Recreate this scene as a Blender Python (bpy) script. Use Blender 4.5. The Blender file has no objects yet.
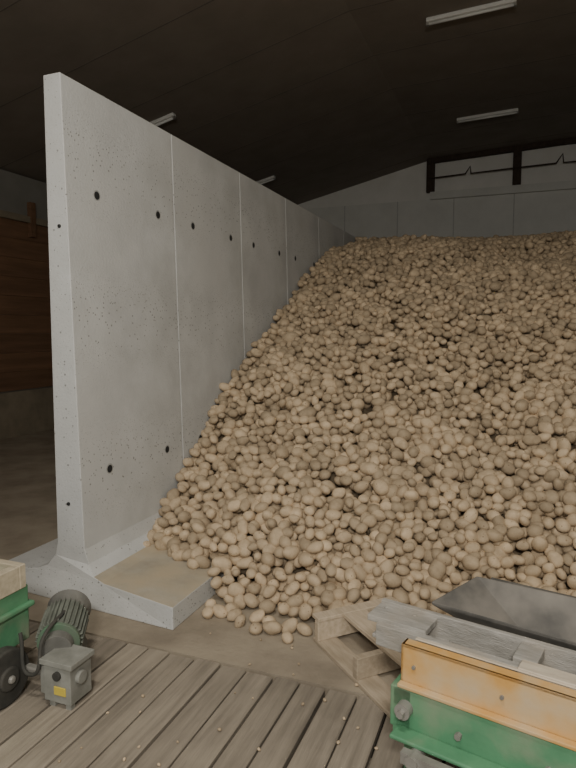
import bpy, bmesh, math, random
import numpy as np
from mathutils import Vector, Matrix, kdtree
random.seed(4); rng=np.random.default_rng(7)
S=bpy.context.scene
COL=S.collection

# ------------------------------------------------------------ materials
def mat(name, c1, c2=None, scale=4, rough=.85, bump=.0, bscale=40, detail=6, metal=0, stretch=(1,1,1), specks=None, island=0, c3=None, s3=1.2, specks2=None):
    m=bpy.data.materials.new(name); m.use_nodes=True
    nt=m.node_tree; N=nt.nodes; L=nt.links
    b=N['Principled BSDF']; b.inputs['Roughness'].default_value=rough; b.inputs['Metallic'].default_value=metal
    tc=N.new('ShaderNodeTexCoord'); mp=N.new('ShaderNodeMapping'); mp.inputs['Scale'].default_value=stretch
    L.new(tc.outputs['Object'],mp.inputs['Vector'])
    def rgb(c): return (c[0],c[1],c[2],1)
    if c2 is None: c2=tuple(x*.8 for x in c1)
    no=N.new('ShaderNodeTexNoise'); no.inputs['Scale'].default_value=scale; no.inputs['Detail'].default_value=detail; no.inputs['Roughness'].default_value=.6
    L.new(mp.outputs[0],no.inputs['Vector'])
    r=N.new('ShaderNodeValToRGB'); r.color_ramp.elements[0].position=.35; r.color_ramp.elements[1].position=.65
    r.color_ramp.elements[0].color=rgb(c2); r.color_ramp.elements[1].color=rgb(c1)
    L.new(no.outputs['Fac'],r.inputs['Fac'])
    out=r.outputs['Color']
    def mix(a,bcol,fac,kind='MIX'):
        x=N.new('ShaderNodeMix'); x.data_type='RGBA'; x.blend_type=kind
        if isinstance(fac,float): x.inputs[0].default_value=fac
        else: L.new(fac,x.inputs[0])
        L.new(a,x.inputs[6])
        if isinstance(bcol,tuple): x.inputs[7].default_value=rgb(bcol)
        else: L.new(bcol,x.inputs[7])
        return x.outputs[2]
    if c3:
        n3=N.new('ShaderNodeTexNoise'); n3.inputs['Scale'].default_value=s3; n3.inputs['Detail'].default_value=4
        L.new(tc.outputs['Object'],n3.inputs['Vector'])
        rr=N.new('ShaderNodeValToRGB'); rr.color_ramp.elements[0].position=.45; rr.color_ramp.elements[1].position=.68
        L.new(n3.outputs['Fac'],rr.inputs['Fac'])
        out=mix(out,c3,rr.outputs['Color'])
    for specks in (specks,specks2):
      if specks:
        vo=N.new('ShaderNodeTexVoronoi'); vo.inputs['Scale'].default_value=specks[0]
        L.new(tc.outputs['Object'],vo.inputs['Vector'])
        sp=N.new('ShaderNodeSeparateColor'); L.new(vo.outputs['Color'],sp.inputs[0])
        rad=N.new('ShaderNodeMapRange'); rad.inputs[1].default_value=1-specks[1]; rad.inputs[2].default_value=1; rad.inputs[3].default_value=0; rad.inputs[4].default_value=.28
        L.new(sp.outputs[0],rad.inputs[0])
        lt=N.new('ShaderNodeMath'); lt.operation='LESS_THAN'
        L.new(vo.outputs['Distance'],lt.inputs[0]); L.new(rad.outputs[0],lt.inputs[1])
        out=mix(out,specks[2],lt.outputs[0])
    if island:
        g=N.new('ShaderNodeNewGeometry')
        mr=N.new('ShaderNodeMapRange'); mr.inputs[3].default_value=1-island; mr.inputs[4].default_value=1+island*.6
        L.new(g.outputs['Random Per Island'],mr.inputs[0])
        out=mix(out,mr.outputs[0],1.0,'MULTIPLY')
    L.new(out,b.inputs['Base Color'])
    if bump:
        bn=N.new('ShaderNodeTexNoise'); bn.inputs['Scale'].default_value=bscale; bn.inputs['Detail'].default_value=5
        L.new(mp.outputs[0],bn.inputs['Vector'])
        bp=N.new('ShaderNodeBump'); bp.inputs['Strength'].default_value=bump; bp.inputs['Distance'].default_value=.01
        L.new(bn.outputs['Fac'],bp.inputs['Height']); L.new(bp.outputs[0],b.inputs['Normal'])
    return m

M={}
M['conc']=mat('precast_concrete',(.60,.605,.59),(.49,.495,.48),scale=2.4,bump=.2,bscale=60,detail=9,specks=(42,.45,(.28,.28,.265)),specks2=(85,.6,(.40,.40,.385)),c3=(.56,.56,.54),s3=.9)
M['conc_dust']=mat('dusty_concrete',(.46,.42,.34),(.36,.32,.25),scale=5,bump=.2,bscale=50,c3=(.48,.40,.28),s3=3)
M['conc_back']=mat('back_wall_concrete',(.74,.74,.69),(.66,.66,.62),scale=1.5,bump=.1)
M['floor']=mat('dusty_floor',(.33,.28,.21),(.24,.20,.15),scale=3,bump=.4,bscale=30,c3=(.38,.325,.245),s3=2)
M['pit']=mat('dark_gap',(.05,.043,.033))
M['plank']=mat('weathered_plank',(.325,.28,.22),(.21,.18,.14),scale=6,stretch=(5,.35,5),bump=.3,bscale=30,island=.22,c3=(.36,.31,.24),s3=2)
M['ceil']=mat('ceiling_brown',(.27,.235,.195),(.23,.20,.165),scale=2)
M['seam']=mat('ceiling_seam',(.15,.13,.11))
M['redwood']=mat('brown_boarding',(.23,.125,.068),(.15,.082,.044),scale=3,stretch=(1,.3,4),island=.15)
M['skirt']=mat('dusty_boarding',(.28,.235,.165),(.20,.165,.115),scale=3)
M['band']=mat('upper_panel',(.26,.25,.22),(.20,.19,.165),scale=1)
M['darkwood']=mat('dark_timber',(.07,.05,.035),(.045,.03,.02),scale=8,stretch=(4,4,1))
M['pallet']=mat('pallet_wood',(.56,.46,.34),(.42,.34,.24),scale=6,stretch=(1,6,6),bump=.3,island=.2)
M['palewood']=mat('pale_wood',(.55,.48,.38),(.42,.36,.28),scale=6,stretch=(1,6,6),bump=.3)
M['greywood']=mat('grey_plank',(.40,.38,.345),(.24,.23,.205),scale=7,stretch=(1,5,5),bump=.4,c3=(.32,.285,.235),s3=5)
M['orange']=mat('orange_paint',(.62,.37,.12),(.53,.29,.085),scale=5,rough=.55,c3=(.52,.40,.25),s3=5,bump=.1)
M['green']=mat('green_paint',(.11,.28,.15),(.07,.21,.11),scale=6,rough=.5,c3=(.24,.28,.19),s3=5,bump=.1)
M['rubber']=mat('dusty_black_rubber',(.14,.13,.115),(.07,.067,.06),scale=5,rough=.7,c3=(.22,.20,.17),s3=4)
M['steel']=mat('dusty_steel',(.33,.32,.29),(.22,.21,.19),scale=9,rough=.5,metal=.3,bump=.1)
M['blk']=mat('black_tyre',(.035,.035,.03),(.07,.065,.055),scale=10)
M['yellow']=mat('yellow_label',(.65,.50,.08))
M['white']=mat('lamp_housing',(.72,.72,.68),(.65,.65,.62))
M['cream']=mat('cream_board',(.56,.49,.36),(.42,.36,.26),scale=6,stretch=(1,5,5))
M['hole']=mat('hole_dark',(.02,.02,.02))
M['potato']=mat('potato_skin',(.555,.435,.29),(.43,.33,.215),scale=18,rough=.85,bump=.12,bscale=90,island=.30,specks=(55,.28,(.29,.21,.13)))
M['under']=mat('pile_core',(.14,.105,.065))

# ------------------------------------------------------------ helpers
def obj_from_bm(name,bm,mats,parent=None,smooth=False):
    bmesh.ops.recalc_face_normals(bm,faces=bm.faces[:])
    me=bpy.data.meshes.new(name); bm.to_mesh(me); bm.free()
    if not isinstance(mats,(list,tuple)): mats=[mats]
    for m in mats: me.materials.append(m)
    if smooth:
        for p in me.polygons: p.use_smooth=True
    o=bpy.data.objects.new(name,me); COL.objects.link(o)
    if parent: o.parent=parent
    return o
def bx(bm,x0,x1,y0,y1,z0,z1,mi=0,mtx=None):
    v=[bm.verts.new(Vector(p)) for p in [(x0,y0,z0),(x1,y0,z0),(x1,y1,z0),(x0,y1,z0),(x0,y0,z1),(x1,y0,z1),(x1,y1,z1),(x0,y1,z1)]]
    if mtx:
        for q in v: q.co=mtx@q.co
    for f in [(0,1,2,3),(4,5,6,7),(0,1,5,4),(1,2,6,5),(2,3,7,6),(3,0,4,7)]:
        fa=bm.faces.new([v[i] for i in f]); fa.material_index=mi
    return v
def cyl(bm,c,axis,r,l,seg=24,mi=0,r2=None):
    q=Vector(axis).to_track_quat('Z','Y').to_matrix().to_4x4()
    before=set(bm.faces)
    bmesh.ops.create_cone(bm,cap_ends=True,segments=seg,radius1=r,radius2=r if r2 is None else r2,depth=l,matrix=Matrix.Translation(c)@q)
    for f in bm.faces:
        if f not in before: f.material_index=mi
def bevel(o,w=.006,seg=2):
    m=o.modifiers.new('bevel','BEVEL'); m.width=w; m.segments=seg; m.limit_method='ANGLE'
def empty(name,loc=(0,0,0),rz=0):
    e=bpy.data.objects.new(name,None); e.location=loc; e.rotation_euler=(0,0,rz); COL.objects.link(e); return e
def prism(bm,prof,y0,y1,mi=0):
    a=[bm.verts.new((x,y0,z)) for x,z in prof]; b=[bm.verts.new((x,y1,z)) for x,z in prof]
    n=len(prof)
    fs=[bm.faces.new(a),bm.faces.new(b[::-1])]
    for i in range(n):
        fs.append(bm.faces.new([a[i],a[(i+1)%n],b[(i+1)%n],b[i]]))
    for f in fs: f.material_index=mi
    return fs,a

XL,XR,YB,YF=-7.5,4.0,14.0,-5.0
def zc(x):
    if x<-2.03: return 5.48+.233*(x+2.03)
    if x<.9: return 5.48+.045*(x+2.03)
    return 5.61-.10*(x-.9)

# ------------------------------------------------------------ shell
YP=2.62
bm=bmesh.new()
bx(bm,XL-.2,XR+.2,YP,YB+.2,-.25,0,0)
bx(bm,XL-.2,XR+.2,YF-.2,YP,-.25,-.07,1)
obj_from_bm('floor',bm,[M['floor'],M['pit']])
bm=bmesh.new()
x=-6.6
k=0
while x<XR-.15:
    w=.130+random.uniform(-.008,.012)
    gap=.008 if k%2 else .015
    for (a,b) in [(-2.6,.10),(.11,YP-.012)]:
        dz=random.uniform(-.004,.003)
        bx(bm,x,x+w,a,b+random.uniform(-.012,.004),-.04,dz)
    x+=w+gap; k+=1
for yy in (-2.3,-1.2,-.2,.9,2.2):
    bx(bm,-6.6,XR-.05,yy,yy+.08,-.069,-.045)
o=obj_from_bm('slatted_timber_floor',bm,M['plank']); bevel(o,.005,1)

bm=bmesh.new()
xs=[XL-.2,-2.03,.9,XR+.2]
prof=[(a,zc(a)) for a in xs]+[(a,zc(a)+.15) for a in xs[::-1]]
prism(bm,prof,YF-.2,YB+.2,0)
for yy in np.arange(YF+1,YB,1.25):
    for i in range(3):
        a,b=xs[i],xs[i+1]
        p=[(a,zc(a)-.003),(b,zc(b)-.003),(b,zc(b)+.004),(a,zc(a)+.004)]
        prism(bm,p,yy,yy+.012,1)
obj_from_bm('ceiling',bm,[M['ceil'],M['seam']])

bm=bmesh.new()
bx(bm,XL-.2,XR+.2,YB,YB+.2,0,4.62,0)
prof=[(-5.70,4.62),(XR+.2,4.62)]+[(a,zc(a)) for a in (XR+.2,.9,-2.03)]
prism(bm,prof,YB+.02,YB+.2,2)
for xx in np.arange(XL+1.0,XR,1.25):
    bx(bm,xx,xx+.02,YB-.004,YB,0,4.62,1)
bx(bm,-2.0,XR,YB-.10,YB+.02,4.60,4.76,0)
obj_from_bm('wall_back',bm,[M['conc_back'],mat('joint_grey',(.54,.54,.51)),mat('gable_panel',(.80,.79,.74),(.74,.73,.68),scale=2)])
bm=bmesh.new()
for xx in (-2.0,-.20,1.6,3.4):
    bx(bm,xx-.085,xx+.085,YB-.12,YB+.015,4.76,zc(xx)-.01)
for i in range(24):
    a=-2.05+i*.25; b=a+.25
    prism(bm,[(a,zc(a)-.10),(b,zc(b)-.10),(b,zc(b)),(a,zc(a))],YB-.14,YB-.02)
obj_from_bm('gable_timber_frame',bm,M['darkwood'])
cu=bpy.data.curves.new('gable_cable','CURVE'); cu.dimensions='3D'; cu.bevel_depth=.016
def spl(pts):
    sp=cu.splines.new('POLY'); sp.points.add(len(pts)-1)
    for i,p in enumerate(pts): sp.points[i].co=(*p,1)
spl([(-2.0,YB-.16,5.04),(-1.25,YB-.16,5.07),(-1.15,YB-.16,5.22),(-1.13,YB-.16,5.07),(-.2,YB-.16,5.10)])
spl([(-.2,YB-.16,5.10),(.55,YB-.16,5.12),(.67,YB-.16,5.3),(.69,YB-.16,5.12),(1.6,YB-.16,5.12)])
o=bpy.data.objects.new('gable_cable',cu); cu.materials.append(M['darkwood']); COL.objects.link(o)

bm=bmesh.new()
bx(bm,XL-.2,XL-.03,YF-.2,YB+.2,0,zc(XL-.2),2)
bx(bm,XL-.03,XL,YF,YB,0,.72,1)
z=.74
while z<3.4:
    for (a,b) in ((YF,2),(2.01,6.9),(6.91,10.5),(10.51,YB)):
        bx(bm,XL-.03,XL+random.uniform(0,.004),a,b,z,z+.296,0)
    z+=.30
for yy in np.arange(-4,13.5,1.3):
    bx(bm,XL,XL+.08,yy,yy+.1,3.2,3.75,0)
bx(bm,XL,XL+.06,YF,YB,3.42,3.52,1)
obj_from_bm('wall_left',bm,[M['redwood'],M['skirt'],M['band']])
bm=bmesh.new(); bx(bm,XR,XR+.2,YF-.2,YB+.2,0,zc(XR)+.02,0)
obj_from_bm('wall_right',bm,mat('side_wall_concrete',(.5,.5,.47)))
DX0,DX1,DZ=-3.4,2.8,4.3  # unseen door opening, added to let soft sky light into the closed hall
bm=bmesh.new()
bx(bm,XL-.2,DX0,YF-.2,YF,0,4.1,0); bx(bm,DX1,XR+.2,YF-.2,YF,0,DZ,0)
prism(bm,[(XL,4.1),(DX0,4.1),(DX0,zc(DX0)),(XL,zc(XL))],YF-.2,YF)
prism(bm,[(DX0,DZ),(XR,DZ)]+[(a,zc(a)) for a in (XR,.9,-2.03,DX0)],YF-.2,YF)
obj_from_bm('wall_front',bm,M['band'])
bm=bmesh.new()
bx(bm,DX0,DX0+.1,YF-.2,YF,0,DZ-.12); bx(bm,DX1-.1,DX1,YF-.2,YF,0,DZ-.12); bx(bm,DX0,DX1,YF-.2,YF,DZ-.12,DZ)
obj_from_bm('trim_1',bm,M['darkwood'])
bm=bmesh.new(); bx(bm,-20,20,-25,YF-.2,-.25,-.02); obj_from_bm('ground_yard',bm,M['floor'])

# ------------------------------------------------------------ retaining wall
Y0=2.92
prof=[(-2.56,3.20),(-2.49,.34),(-2.462,.25),(-2.40,.19),(-2.32,.165),(-1.79,.135),(-1.79,0),(-3.25,0),(-3.25,.12),(-2.88,.165),(-2.79,.20),(-2.72,.28),(-2.70,.36),(-2.685,3.20)]
bm=bmesh.new()
y=Y0
ys=[]
while y<YB-.1:
    fs,av=prism(bm,prof,y,min(y+1.193,YB-.002)); ys.append(y)
    if y==Y0:
        for v in av:
            if v.co.z<.2: v.co.y-=.11*min(max((v.co.x+2.62)/.8,0),1)
    y+=1.2
for f in bm.faces:
    f.normal_update()
    c=f.calc_center_median()
    if c.z<.2 and abs(f.normal.z)>.5 and c.x>-2.4: f.material_index=1
def fx(z): return -2.49-(z-.34)/(3.20-.34)*.07
for y in ys:
    for off in (.28,.97):
        for z in (2.55,.79):
            X=fx(z)
            cyl(bm,(X-.003,y+off,z),(1,0,0),.027,.012,20,2)  # tie hole without a recess: its inner shade is put into the disc colour
            cyl(bm,(X-.004,y+off,z),(1,0,0),.037,.010,24,3)
for z in (2.32,.62):
    cyl(bm,(-2.60,Y0-.002,z),(0,1,0),.012,.012,16,2)
o=obj_from_bm('concrete_retaining_wall',bm,[M['conc'],M['conc_dust'],M['hole'],mat('hole_rim',(.40,.40,.38))]); bevel(o,.005,2)

# ------------------------------------------------------------ potatoes
P=np.array([(0,.03),(.35,.33),(1.7,1.20),(3.6,2.33),(5.0,2.85),(6.4,3.12),(7.4,3.20),(11.5,3.22)])
dd=np.linspace(0,11.5,400); zz=np.interp(dd,P[:,0],P[:,1])
ker=np.hanning(41); ker/=ker.sum(); zp=np.pad(zz,20,mode='edge'); zs=np.convolve(zp,ker,'valid'); zs[:15]=zz[:15]*.7+zs[:15]*.3
arc=np.concatenate([[0],np.cumsum(np.hypot(np.diff(dd),np.diff(zs)))])
ty=np.gradient(dd,arc); tz=np.gradient(zs,arc)
BX=np.array([-2.6,-2.3,-1.8,-1.3,-.9,-.4,.2,1,4.2]); BY=np.array([3.22,3.28,3.20,3.12,3.20,3.36,3.40,3.42,3.45])
ph=rng.uniform(0,6.28,8)
def bumps(x,s):
    return .03*np.sin(2.1*x+1.3*s+ph[0])+.025*np.sin(-1.4*x+2.3*s+ph[1])+.018*np.sin(4.3*x+ph[2])*np.sin(3.7*s+ph[3])
def surf(x,s,n):
    yy=np.interp(s,arc,dd); z=np.interp(s,arc,zs); a=np.interp(s,arc,ty); b=np.interp(s,arc,tz)
    bm_=bumps(x,s)*np.clip(s/1.0,0,1)*np.clip((12-s)/5,0.3,1)
    Y=yy-b*(n+bm_)+np.interp(x,BX,BY)+.05*np.sin(5*x+ph[4])*np.clip(1-s,0,1)
    Z=z+a*(n+bm_)-.09*np.clip((x+1.2)/2,0,1)*np.clip((s-2)/5,0,1)
    return Y,Z
SMAX=9.2
D=.072
x0=-2.50;x1=XR-.09;TH=.13
nn=int((x1-x0)*SMAX*TH*.62/(math.pi/6*D**3))
pts=np.stack([rng.uniform(x0,x1,nn),rng.uniform(0,SMAX,nn),rng.uniform(-TH,0,nn)],1)
for it in range(9):
    kd=kdtree.KDTree(nn)
    pl=pts.tolist()
    for i,p in enumerate(pl): kd.insert(p,i)
    kd.balance()
    mv=np.zeros_like(pts)
    for i,p in enumerate(pl):
        ax=ay=az=0.
        for co,j,d in kd.find_range(p,D):
            if j!=i and d>1e-6:
                k=.5*(D-d)/d
                ax+=(p[0]-co[0])*k; ay+=(p[1]-co[1])*k; az+=(p[2]-co[2])*k
        mv[i]=(ax,ay,az)
    pts+=mv*.8
    pts[:,0]=np.clip(pts[:,0],x0,x1); pts[:,1]=np.clip(pts[:,1],0,SMAX); pts[:,2]=np.clip(pts[:,2],-TH,0.02)
px=pts[:,0]; py,pz=surf(px,pts[:,1],pts[:,2])
SC=D/2*rng.lognormal(0,.16,nn)*1.03
xf=-2.49-(pz-.34)/(2.84)*.07
px=np.maximum(px,xf+SC*1.0)
foot=np.where(px<-1.76,.14,0.)
PA=Vector((-1.0,2.98,0)); PANG=math.atan2(-.5,.52)
lx=(px-PA.x)*math.cos(PANG)+(py-PA.y)*math.sin(PANG); ly=-(px-PA.x)*math.sin(PANG)+(py-PA.y)*math.cos(PANG)
onpal=(lx>-.07)&(lx<.88)&(ly>-.06)&(ly<.56)&(pz<.22)
keep=(pz>foot+.0)&(py<YB-.1)&(~onpal)
pz=np.maximum(pz,foot+SC*.92)
px,py,pz,SC=px[keep],py[keep],pz[keep],SC[keep]
st=[(-1.62,3.06),(-1.46,3.0),(-1.25,2.98),(-1.56,3.1),(-1.3,3.05),(-1.68,3.02),(-1.17,3.04),(-1.72,3.13),(-1.38,3.07),(-1.08,3.04),(-1.14,2.93),(-1.34,2.95),(-1.52,3.05),(.3,3.25),(.7,3.3)]
stx=np.array([a for a,b in st]); sty=np.array([b for a,b in st]); ss=D/2*rng.uniform(.85,1.15,len(st))
px=np.concatenate([px,stx]);py=np.concatenate([py,sty]);pz=np.concatenate([pz,ss*.85]);SC=np.concatenate([SC,ss])
nc=60
cx=rng.uniform(-2.2,0.,nc); cy=rng.uniform(1.6,2.95,nc); cs=rng.uniform(.003,.008,nc)
ok=~((cx<-1.7)&(cy<2.4)); cx,cy,cs=cx[ok],cy[ok],cs[ok]
px=np.concatenate([px,cx]);py=np.concatenate([py,cy]);pz=np.concatenate([pz,cs*.8+.003]);SC=np.concatenate([SC,cs])
def ico(sub):
    b=bmesh.new(); bmesh.ops.create_icosphere(b,subdivisions=sub,radius=1)
    v=np.array([q.co[:] for q in b.verts]); f=np.array([[q.index for q in g.verts] for g in b.faces]); b.free(); return v,f
def variants(v,n):
    out=[]
    r=np.random.default_rng(3)
    for i in range(n):
        w=v.copy()
        k=1+.05*np.sin(2.0*v@r.normal(size=3)+r.uniform(0,6))+.03*np.sin(2.6*v@r.normal(size=3)+r.uniform(0,6))
        w=w*k[:,None]*np.array([r.uniform(1.12,1.5),r.uniform(.98,1.1),r.uniform(.87,.99)])
        w[:,2]+=.08*r.uniform(-1,1)*w[:,0]**2
        out.append(w)
    return np.array(out)
def quats(n):
    a=rng.uniform(0,2*math.pi,n); t=rng.normal(0,.4,n); u=rng.normal(0,.6,n)
    def R(ax,ang):
        c,s=np.cos(ang),np.sin(ang); m=np.zeros((n,3,3)); i,j,k={'x':(1,2,0),'y':(2,0,1),'z':(0,1,2)}[ax]
        m[:,k,k]=1;m[:,i,i]=c;m[:,j,j]=c;m[:,i,j]=-s;m[:,j,i]=s;return m
    return np.einsum('nij,njk->nik',R('z',a),np.einsum('nij,njk->nik',R('y',t),R('x',u)))
Rm=quats(len(px))
dist=np.sqrt(px**2+py**2)
VV=[];FF=[];base=0
for lod,(sub,sel) in enumerate([(3,dist<4.8),(2,dist>=4.8)]):
    v,f=ico(sub); va=variants(v,14)
    idx=np.where(sel)[0]
    w=va[rng.integers(0,14,len(idx))]
    w=np.einsum('nij,nvj->nvi',Rm[idx],w)*SC[idx][:,None,None]+np.stack([px[idx],py[idx],pz[idx]],1)[:,None,:]
    ff=f[None]+(np.arange(len(idx))*len(v))[:,None,None]+base
    VV.append(w.reshape(-1,3)); FF.append(ff.reshape(-1,3)); base+=len(idx)*len(v)
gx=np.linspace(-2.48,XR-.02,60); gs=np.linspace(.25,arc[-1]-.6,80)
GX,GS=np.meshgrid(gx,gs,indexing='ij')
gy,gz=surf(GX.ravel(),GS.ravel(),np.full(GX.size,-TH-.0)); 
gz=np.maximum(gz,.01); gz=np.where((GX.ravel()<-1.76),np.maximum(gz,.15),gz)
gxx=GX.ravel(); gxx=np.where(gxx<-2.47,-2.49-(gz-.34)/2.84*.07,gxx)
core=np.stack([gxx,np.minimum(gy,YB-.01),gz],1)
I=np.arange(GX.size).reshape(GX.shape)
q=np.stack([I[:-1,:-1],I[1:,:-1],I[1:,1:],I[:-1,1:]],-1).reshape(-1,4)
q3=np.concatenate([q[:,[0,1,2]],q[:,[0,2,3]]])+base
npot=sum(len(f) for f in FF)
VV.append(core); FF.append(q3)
V=np.concatenate(VV).astype(np.float32); F=np.concatenate(FF).astype(np.int32)
me=bpy.data.meshes.new('potato_pile')
me.vertices.add(len(V)); me.vertices.foreach_set('co',V.ravel())
me.loops.add(F.size); me.loops.foreach_set('vertex_index',F.ravel())
me.polygons.add(len(F)); me.polygons.foreach_set('loop_start',np.arange(0,F.size,3,dtype=np.int32))
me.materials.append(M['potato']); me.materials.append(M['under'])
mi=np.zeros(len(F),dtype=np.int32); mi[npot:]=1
me.update(calc_edges=True)
me.polygons.foreach_set('material_index',mi)
me.polygons.foreach_set('use_smooth',np.ones(len(F),dtype=bool))
me.update()
o=bpy.data.objects.new('potato_pile',me); COL.objects.link(o)
print('potatoes',len(px),'faces',len(F))

# ------------------------------------------------------------ ceiling lamps
def lamp(xx,yy):
    sl=math.atan((zc(xx+.3)-zc(xx-.3))/.6)
    e=empty('fluorescent_ceiling_lamp',(xx,yy,zc(xx)))
    e.rotation_euler=(0,-sl,0)
    bm=bmesh.new(); bx(bm,-.52,.52,-.045,.045,-.055,-.004); h=obj_from_bm('housing',bm,M['white'],e); bevel(h,.012,2)
    bm=bmesh.new(); cyl(bm,(0,0,-.07),(1,0,0),.016,.98,16); t=obj_from_bm('tube',bm,M['white'],e,True)
    bm=bmesh.new(); bx(bm,-.52,-.49,-.025,.025,-.09,-.05); bx(bm,.49,.52,-.025,.025,-.09,-.05); obj_from_bm('end_caps',bm,M['steel'],e)
    return e
for xx,yy in [(-.7,7.85),(-.7,11.6),(-5.3,7.8),(-5.3,11.6),(-.7,4.0),(-.7,.1),(-.7,-3.6),(2.6,.1)]:
    lamp(xx,yy)
def area(loc,p,sx,sy,col=(1,.95,.86),parent=None,rot=None):
    l=bpy.data.lights.new('area_light','AREA'); l.shape='RECTANGLE'; l.size=sx; l.size_y=sy; l.energy=p; l.color=col
    o=bpy.data.objects.new('area_light',l); o.location=loc; COL.objects.link(o)
    if rot: o.rotation_euler=rot
    if parent: o.parent=parent
    return o
area((-.7,.1,zc(-.7)-.12),105,1.0,.12)
area((2.6,.1,zc(2.6)-.14),50,1.0,.12)
area((-.7,-3.6,zc(-.7)-.12),70,1.0,.12)
fl=empty('added_floodlight',(.35,-1.3,0),math.radians(14))  # unseen floodlight and stand, added to brighten the near pile and wall
bm=bmesh.new()
cyl(bm,(0,0,1.5),(0,0,1),.02,3.0,16)
for i in range(3):
    a=i*2.094; cyl(bm,(.25*math.cos(a),.25*math.sin(a),.25),(.5*math.cos(a),.5*math.sin(a),-.5),.012,.70,10)
bx(bm,-.30,.30,-.10,-.02,2.85,3.2); bx(bm,-.33,-.30,-.10,.03,2.83,3.22); bx(bm,.30,.33,-.10,.03,2.83,3.22)
obj_from_bm('stand_and_housing',bm,M['steel'],fl)
area((0,.02,3.03),130,.55,.3,(1,.95,.87),fl,(math.radians(78),0,0))
w=bpy.data.worlds.new('World'); S.world=w; w.use_nodes=True
w.node_tree.nodes['Background'].inputs[0].default_value=(.92,.96,1,1); w.node_tree.nodes['Background'].inputs[1].default_value=1.0

# ------------------------------------------------------------ wooden pallet
pe=empty('wooden_pallet',PA,PANG)
bm=bmesh.new()
for xx in (0,.40,.76):
    bx(bm,xx,xx+.04,0,.50,.022,.130)
bx(bm,-.02,.80,0,.12,0,.022); bx(bm,-.02,.8,.40,.50,0,.022)
obj=obj_from_bm('stringers',bm,M['pallet'],pe); bevel(obj,.003,1)
bm=bmesh.new()
for yy in (.15,.36):
    bx(bm,.05,.82,yy,yy+.14,.130,.154)
bx(bm,-.03,.045,-.0,.52,.1305,.152)
obj=obj_from_bm('deck_boards',bm,M['pallet'],pe); bevel(obj,.003,1)

# ------------------------------------------------------------ hopper machine (right)
hp=empty('potato_hopper_conveyor',(-.36,2.03,0),math.atan2(-.13,.543))
LEN=1.9
bm=bmesh.new()
bx(bm,0,LEN,0,.012,.465,.60); bx(bm,0,LEN,0,.05,.588,.60); bx(bm,0,LEN,-.03,.0,.455,.468); bx(bm,0,.012,0,.05,.465,.60)
o=obj_from_bm('orange_side_beam',bm,M['orange'],hp); bevel(o,.003,2)
bm=bmesh.new()
bx(bm,-.02,LEN,-.02,.05,.28,.452); bx(bm,.40,LEN,.70,.76,.28,.432)
bx(bm,-.03,.05,-.02,.30,.30,.45); bx(bm,.45,.52,.0,.76,.30,.43)
for xx,yy in ((.02,-.01),(1.6,-.01),(.5,.69),(1.6,.69)):
    bx(bm,xx,xx+.07,yy,yy+.07,0,.30)
bx(bm,.0,LEN,-.09,-.02,.30,.315)
o=obj_from_bm('green_frame',bm,M['green'],hp); bevel(o,.005,2)
bm=bmesh.new()
cyl(bm,(.03,-.035,.385),(0,1,0),.028,.04,20); cyl(bm,(.03,-.06,.385),(0,1,0),.014,.03,6)
for xx in (.22,.5,.8,1.1): cyl(bm,(xx,-.028,.36),(0,1,0),.012,.02,6)
for xx in (.05,.35,.65,.95): cyl(bm,(xx,-.004,.53),(0,1,0),.007,.010,6)
bx(bm,.06,1.4,-.13,-.10,.26,.30)
cyl(bm,(.1,-.09,.28),(0,1,0),.022,.1,16)
o=obj_from_bm('bolts_and_rail',bm,M['steel'],hp)
bm=bmesh.new()
bx(bm,-.21,LEN,.275,.30,.50,.60)
bx(bm,-.21,.03,.15,.275,.565,.59)
bx(bm,-.16,LEN,.125,.155,.49,.575); bx(bm,-.19,.08,.155,.275,.50,.515); bx(bm,.34,.42,.155,.275,.55,.59)
bx(bm,.85,.95,.155,.275,.55,.59)
for xx in (-.17,-.05): cyl(bm,(xx,.24,.592),(0,0,1),.010,.006,8)
o=obj_from_bm('grey_side_board',bm,M['greywood'],hp); bevel(o,.005,2)
bm=bmesh.new(); bx(bm,.38,LEN,.055,.12,.575,.612)
bx(bm,.03,LEN,.05,.070,.60,.606)
o=obj_from_bm('pale_board',bm,M['palewood'],hp); bevel(o,.003,1)
bm=bmesh.new()
rim=[(-.03,.35,.60),(.07,.62,.64),(LEN,.68,.64),(LEN,.36,.57)]
low=[(.22,.40,.50),(.30,.52,.48),(LEN,.54,.46),(LEN,.42,.46)]
R_=[bm.verts.new(p) for p in rim]; Lw=[bm.verts.new(p) for p in low]
for i in range(3): bm.faces.new([R_[i],R_[i+1],Lw[i+1],Lw[i]])
bm.faces.new(Lw)
bm.faces.new([R_[3],R_[0],Lw[0],Lw[3]])
o=obj_from_bm('rubber_trough',bm,M['rubber'],hp); sm=o.modifiers.new('s','SOLIDIFY'); sm.thickness=.016; bevel(o,.006,2)
bm=bmesh.new()
bx(bm,.12,LEN,.66,.675,.44,.635)
for i in range(5): cyl(bm,(.25+i*.3,.655,.605),(0,1,0),.012,.01,12)
o=obj_from_bm('trough_back_plate',bm,M['rubber'],hp)
bm=bmesh.new(); bx(bm,.0,LEN,.05,.28,.40,.435); bx(bm,.45,LEN,.28,.70,.40,.435)
obj_from_bm('conveyor_belt',bm,M['blk'],hp)

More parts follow.
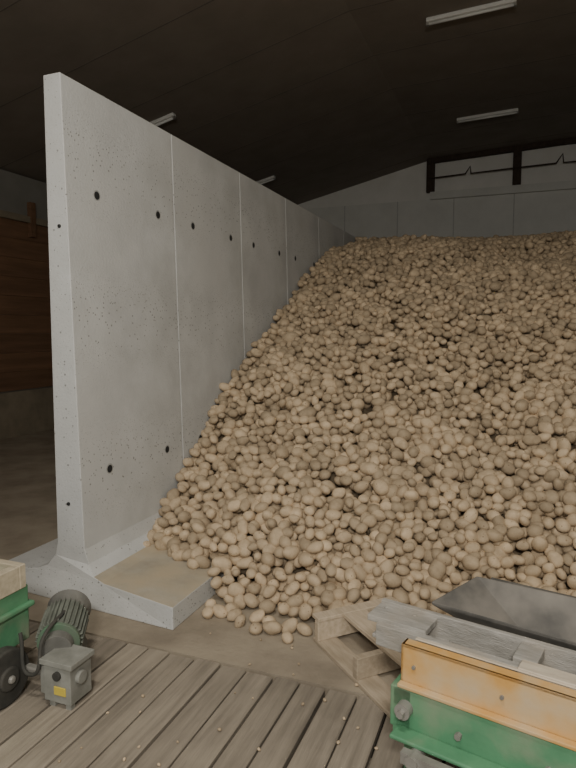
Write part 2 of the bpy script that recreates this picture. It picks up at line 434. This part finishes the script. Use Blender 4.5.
# ------------------------------------------------------------ conveyor with motor (left)
lm=empty('elevator_conveyor',(-.025,.02,0),0)
bm=bmesh.new()
bx(bm,-3.1,-2.14,1.2,2.12,.22,.49); bx(bm,-3.12,-2.12,1.18,2.14,.38,.405)
for a,b in ((-3.05,1.3),(-2.25,1.3),(-3.05,2.0),(-2.25,2.0)): bx(bm,a,a+.07,b,b+.07,0,.25)
o=obj_from_bm('green_body',bm,M['green'],lm); bevel(o,.008,2)
bm=bmesh.new(); bx(bm,-3.1,-2.13,2.06,2.10,.485,.60); bx(bm,-2.17,-2.13,1.2,2.06,.485,.60)
o=obj_from_bm('cream_side_boards',bm,M['cream'],lm); bevel(o,.004,1)
bm=bmesh.new()
c=Vector((-2.03,2.22,.24)); ax=Vector((.45,-.75,-.12)).normalized()
q=ax.to_track_quat('Z','Y').to_matrix().to_4x4(); T=Matrix.Translation(c)@q
cyl(bm,c,ax,.095,.20,32,0)
for i in range(28):
    a=i*2*math.pi/28
    bx(bm,.085,.110,-.003,.003,-.095,.095,0,T@Matrix.Rotation(a,4,'Z'))
cyl(bm,c-ax*.135,ax,.110,.07,32,1,.085)
cyl(bm,c+ax*.105,ax,.098,.02,32,2)
cyl(bm,c+ax*.14,ax,.07,.05,28,1)
bx(bm,-.05,.05,.09,.16,-.07,.05,1,T@Matrix.Rotation(math.radians(200),4,'Z'))
o=obj_from_bm('motor',bm,[mat('motor_grey_green',(.20,.215,.18),(.13,.14,.115),scale=12),mat('motor_cover',(.19,.185,.165),(.12,.117,.105),scale=9),mat('dull_green',(.10,.18,.11),(.14,.16,.12),scale=8)],lm); bevel(o,.002,1)
bm=bmesh.new(); bx(bm,-1.94,-1.79,1.99,2.13,.03,.22,0); bx(bm,-1.955,-1.775,1.98,2.14,.20,.225,0)
bx(bm,-1.88,-1.815,1.984,1.99,.07,.11,1); bx(bm,-1.97,-1.94,2.0,2.1,.05,.18,0)
bx(bm,-1.92,-1.89,2.0,2.03,0,.04); bx(bm,-1.83,-1.80,2.0,2.03,0,.04)
cyl(bm,(-1.86,1.985,.16),(0,1,0),.02,.02,16,2)
cyl(bm,(-1.785,2.05,.14),(1,0,0),.03,.03,16,0)
o=obj_from_bm('gearbox',bm,[mat('cast_housing',(.30,.30,.27),(.20,.20,.175),scale=9,rough=.6),M['yellow'],M['blk']],lm); bevel(o,.006,2)
bm=bmesh.new(); cyl(bm,(-2.12,1.93,.13),(1,0,0),.13,.07,32,0); cyl(bm,(-2.08,1.93,.13),(1,0,0),.055,.02,24,0); cyl(bm,(-2.07,1.93,.13),(1,0,0),.018,.03,12,1)
bx(bm,-2.2,-1.95,2.02,2.06,.11,.14,1)
o=obj_from_bm('rubber_wheel',bm,[M['blk'],M['steel']],lm); bevel(o,.012,3)
cu=bpy.data.curves.new('hose','CURVE'); cu.dimensions='3D'; cu.bevel_depth=.009
sp=cu.splines.new('BEZIER'); pp=[(-2.0,2.2,.34),(-1.97,2.03,.30),(-2.0,1.98,.14),(-2.1,2.02,.3)]
sp.bezier_points.add(len(pp)-1)
for i,p in enumerate(pp):
    b=sp.bezier_points[i]; b.co=p; b.handle_left_type=b.handle_right_type='AUTO'
cu.materials.append(M['blk']); o=bpy.data.objects.new('motor_cable',cu); o.parent=lm; COL.objects.link(o)

# ------------------------------------------------------------ camera
cd=bpy.data.cameras.new('camera'); cam=bpy.data.objects.new('camera',cd); COL.objects.link(cam)
cd.sensor_fit='HORIZONTAL'; cd.sensor_width=36; cd.lens=37.5; cd.clip_end=100
cam.location=(0,0,1.7); cam.rotation_euler=(math.radians(90-5.14),0,math.radians(21.2))
S.camera=cam
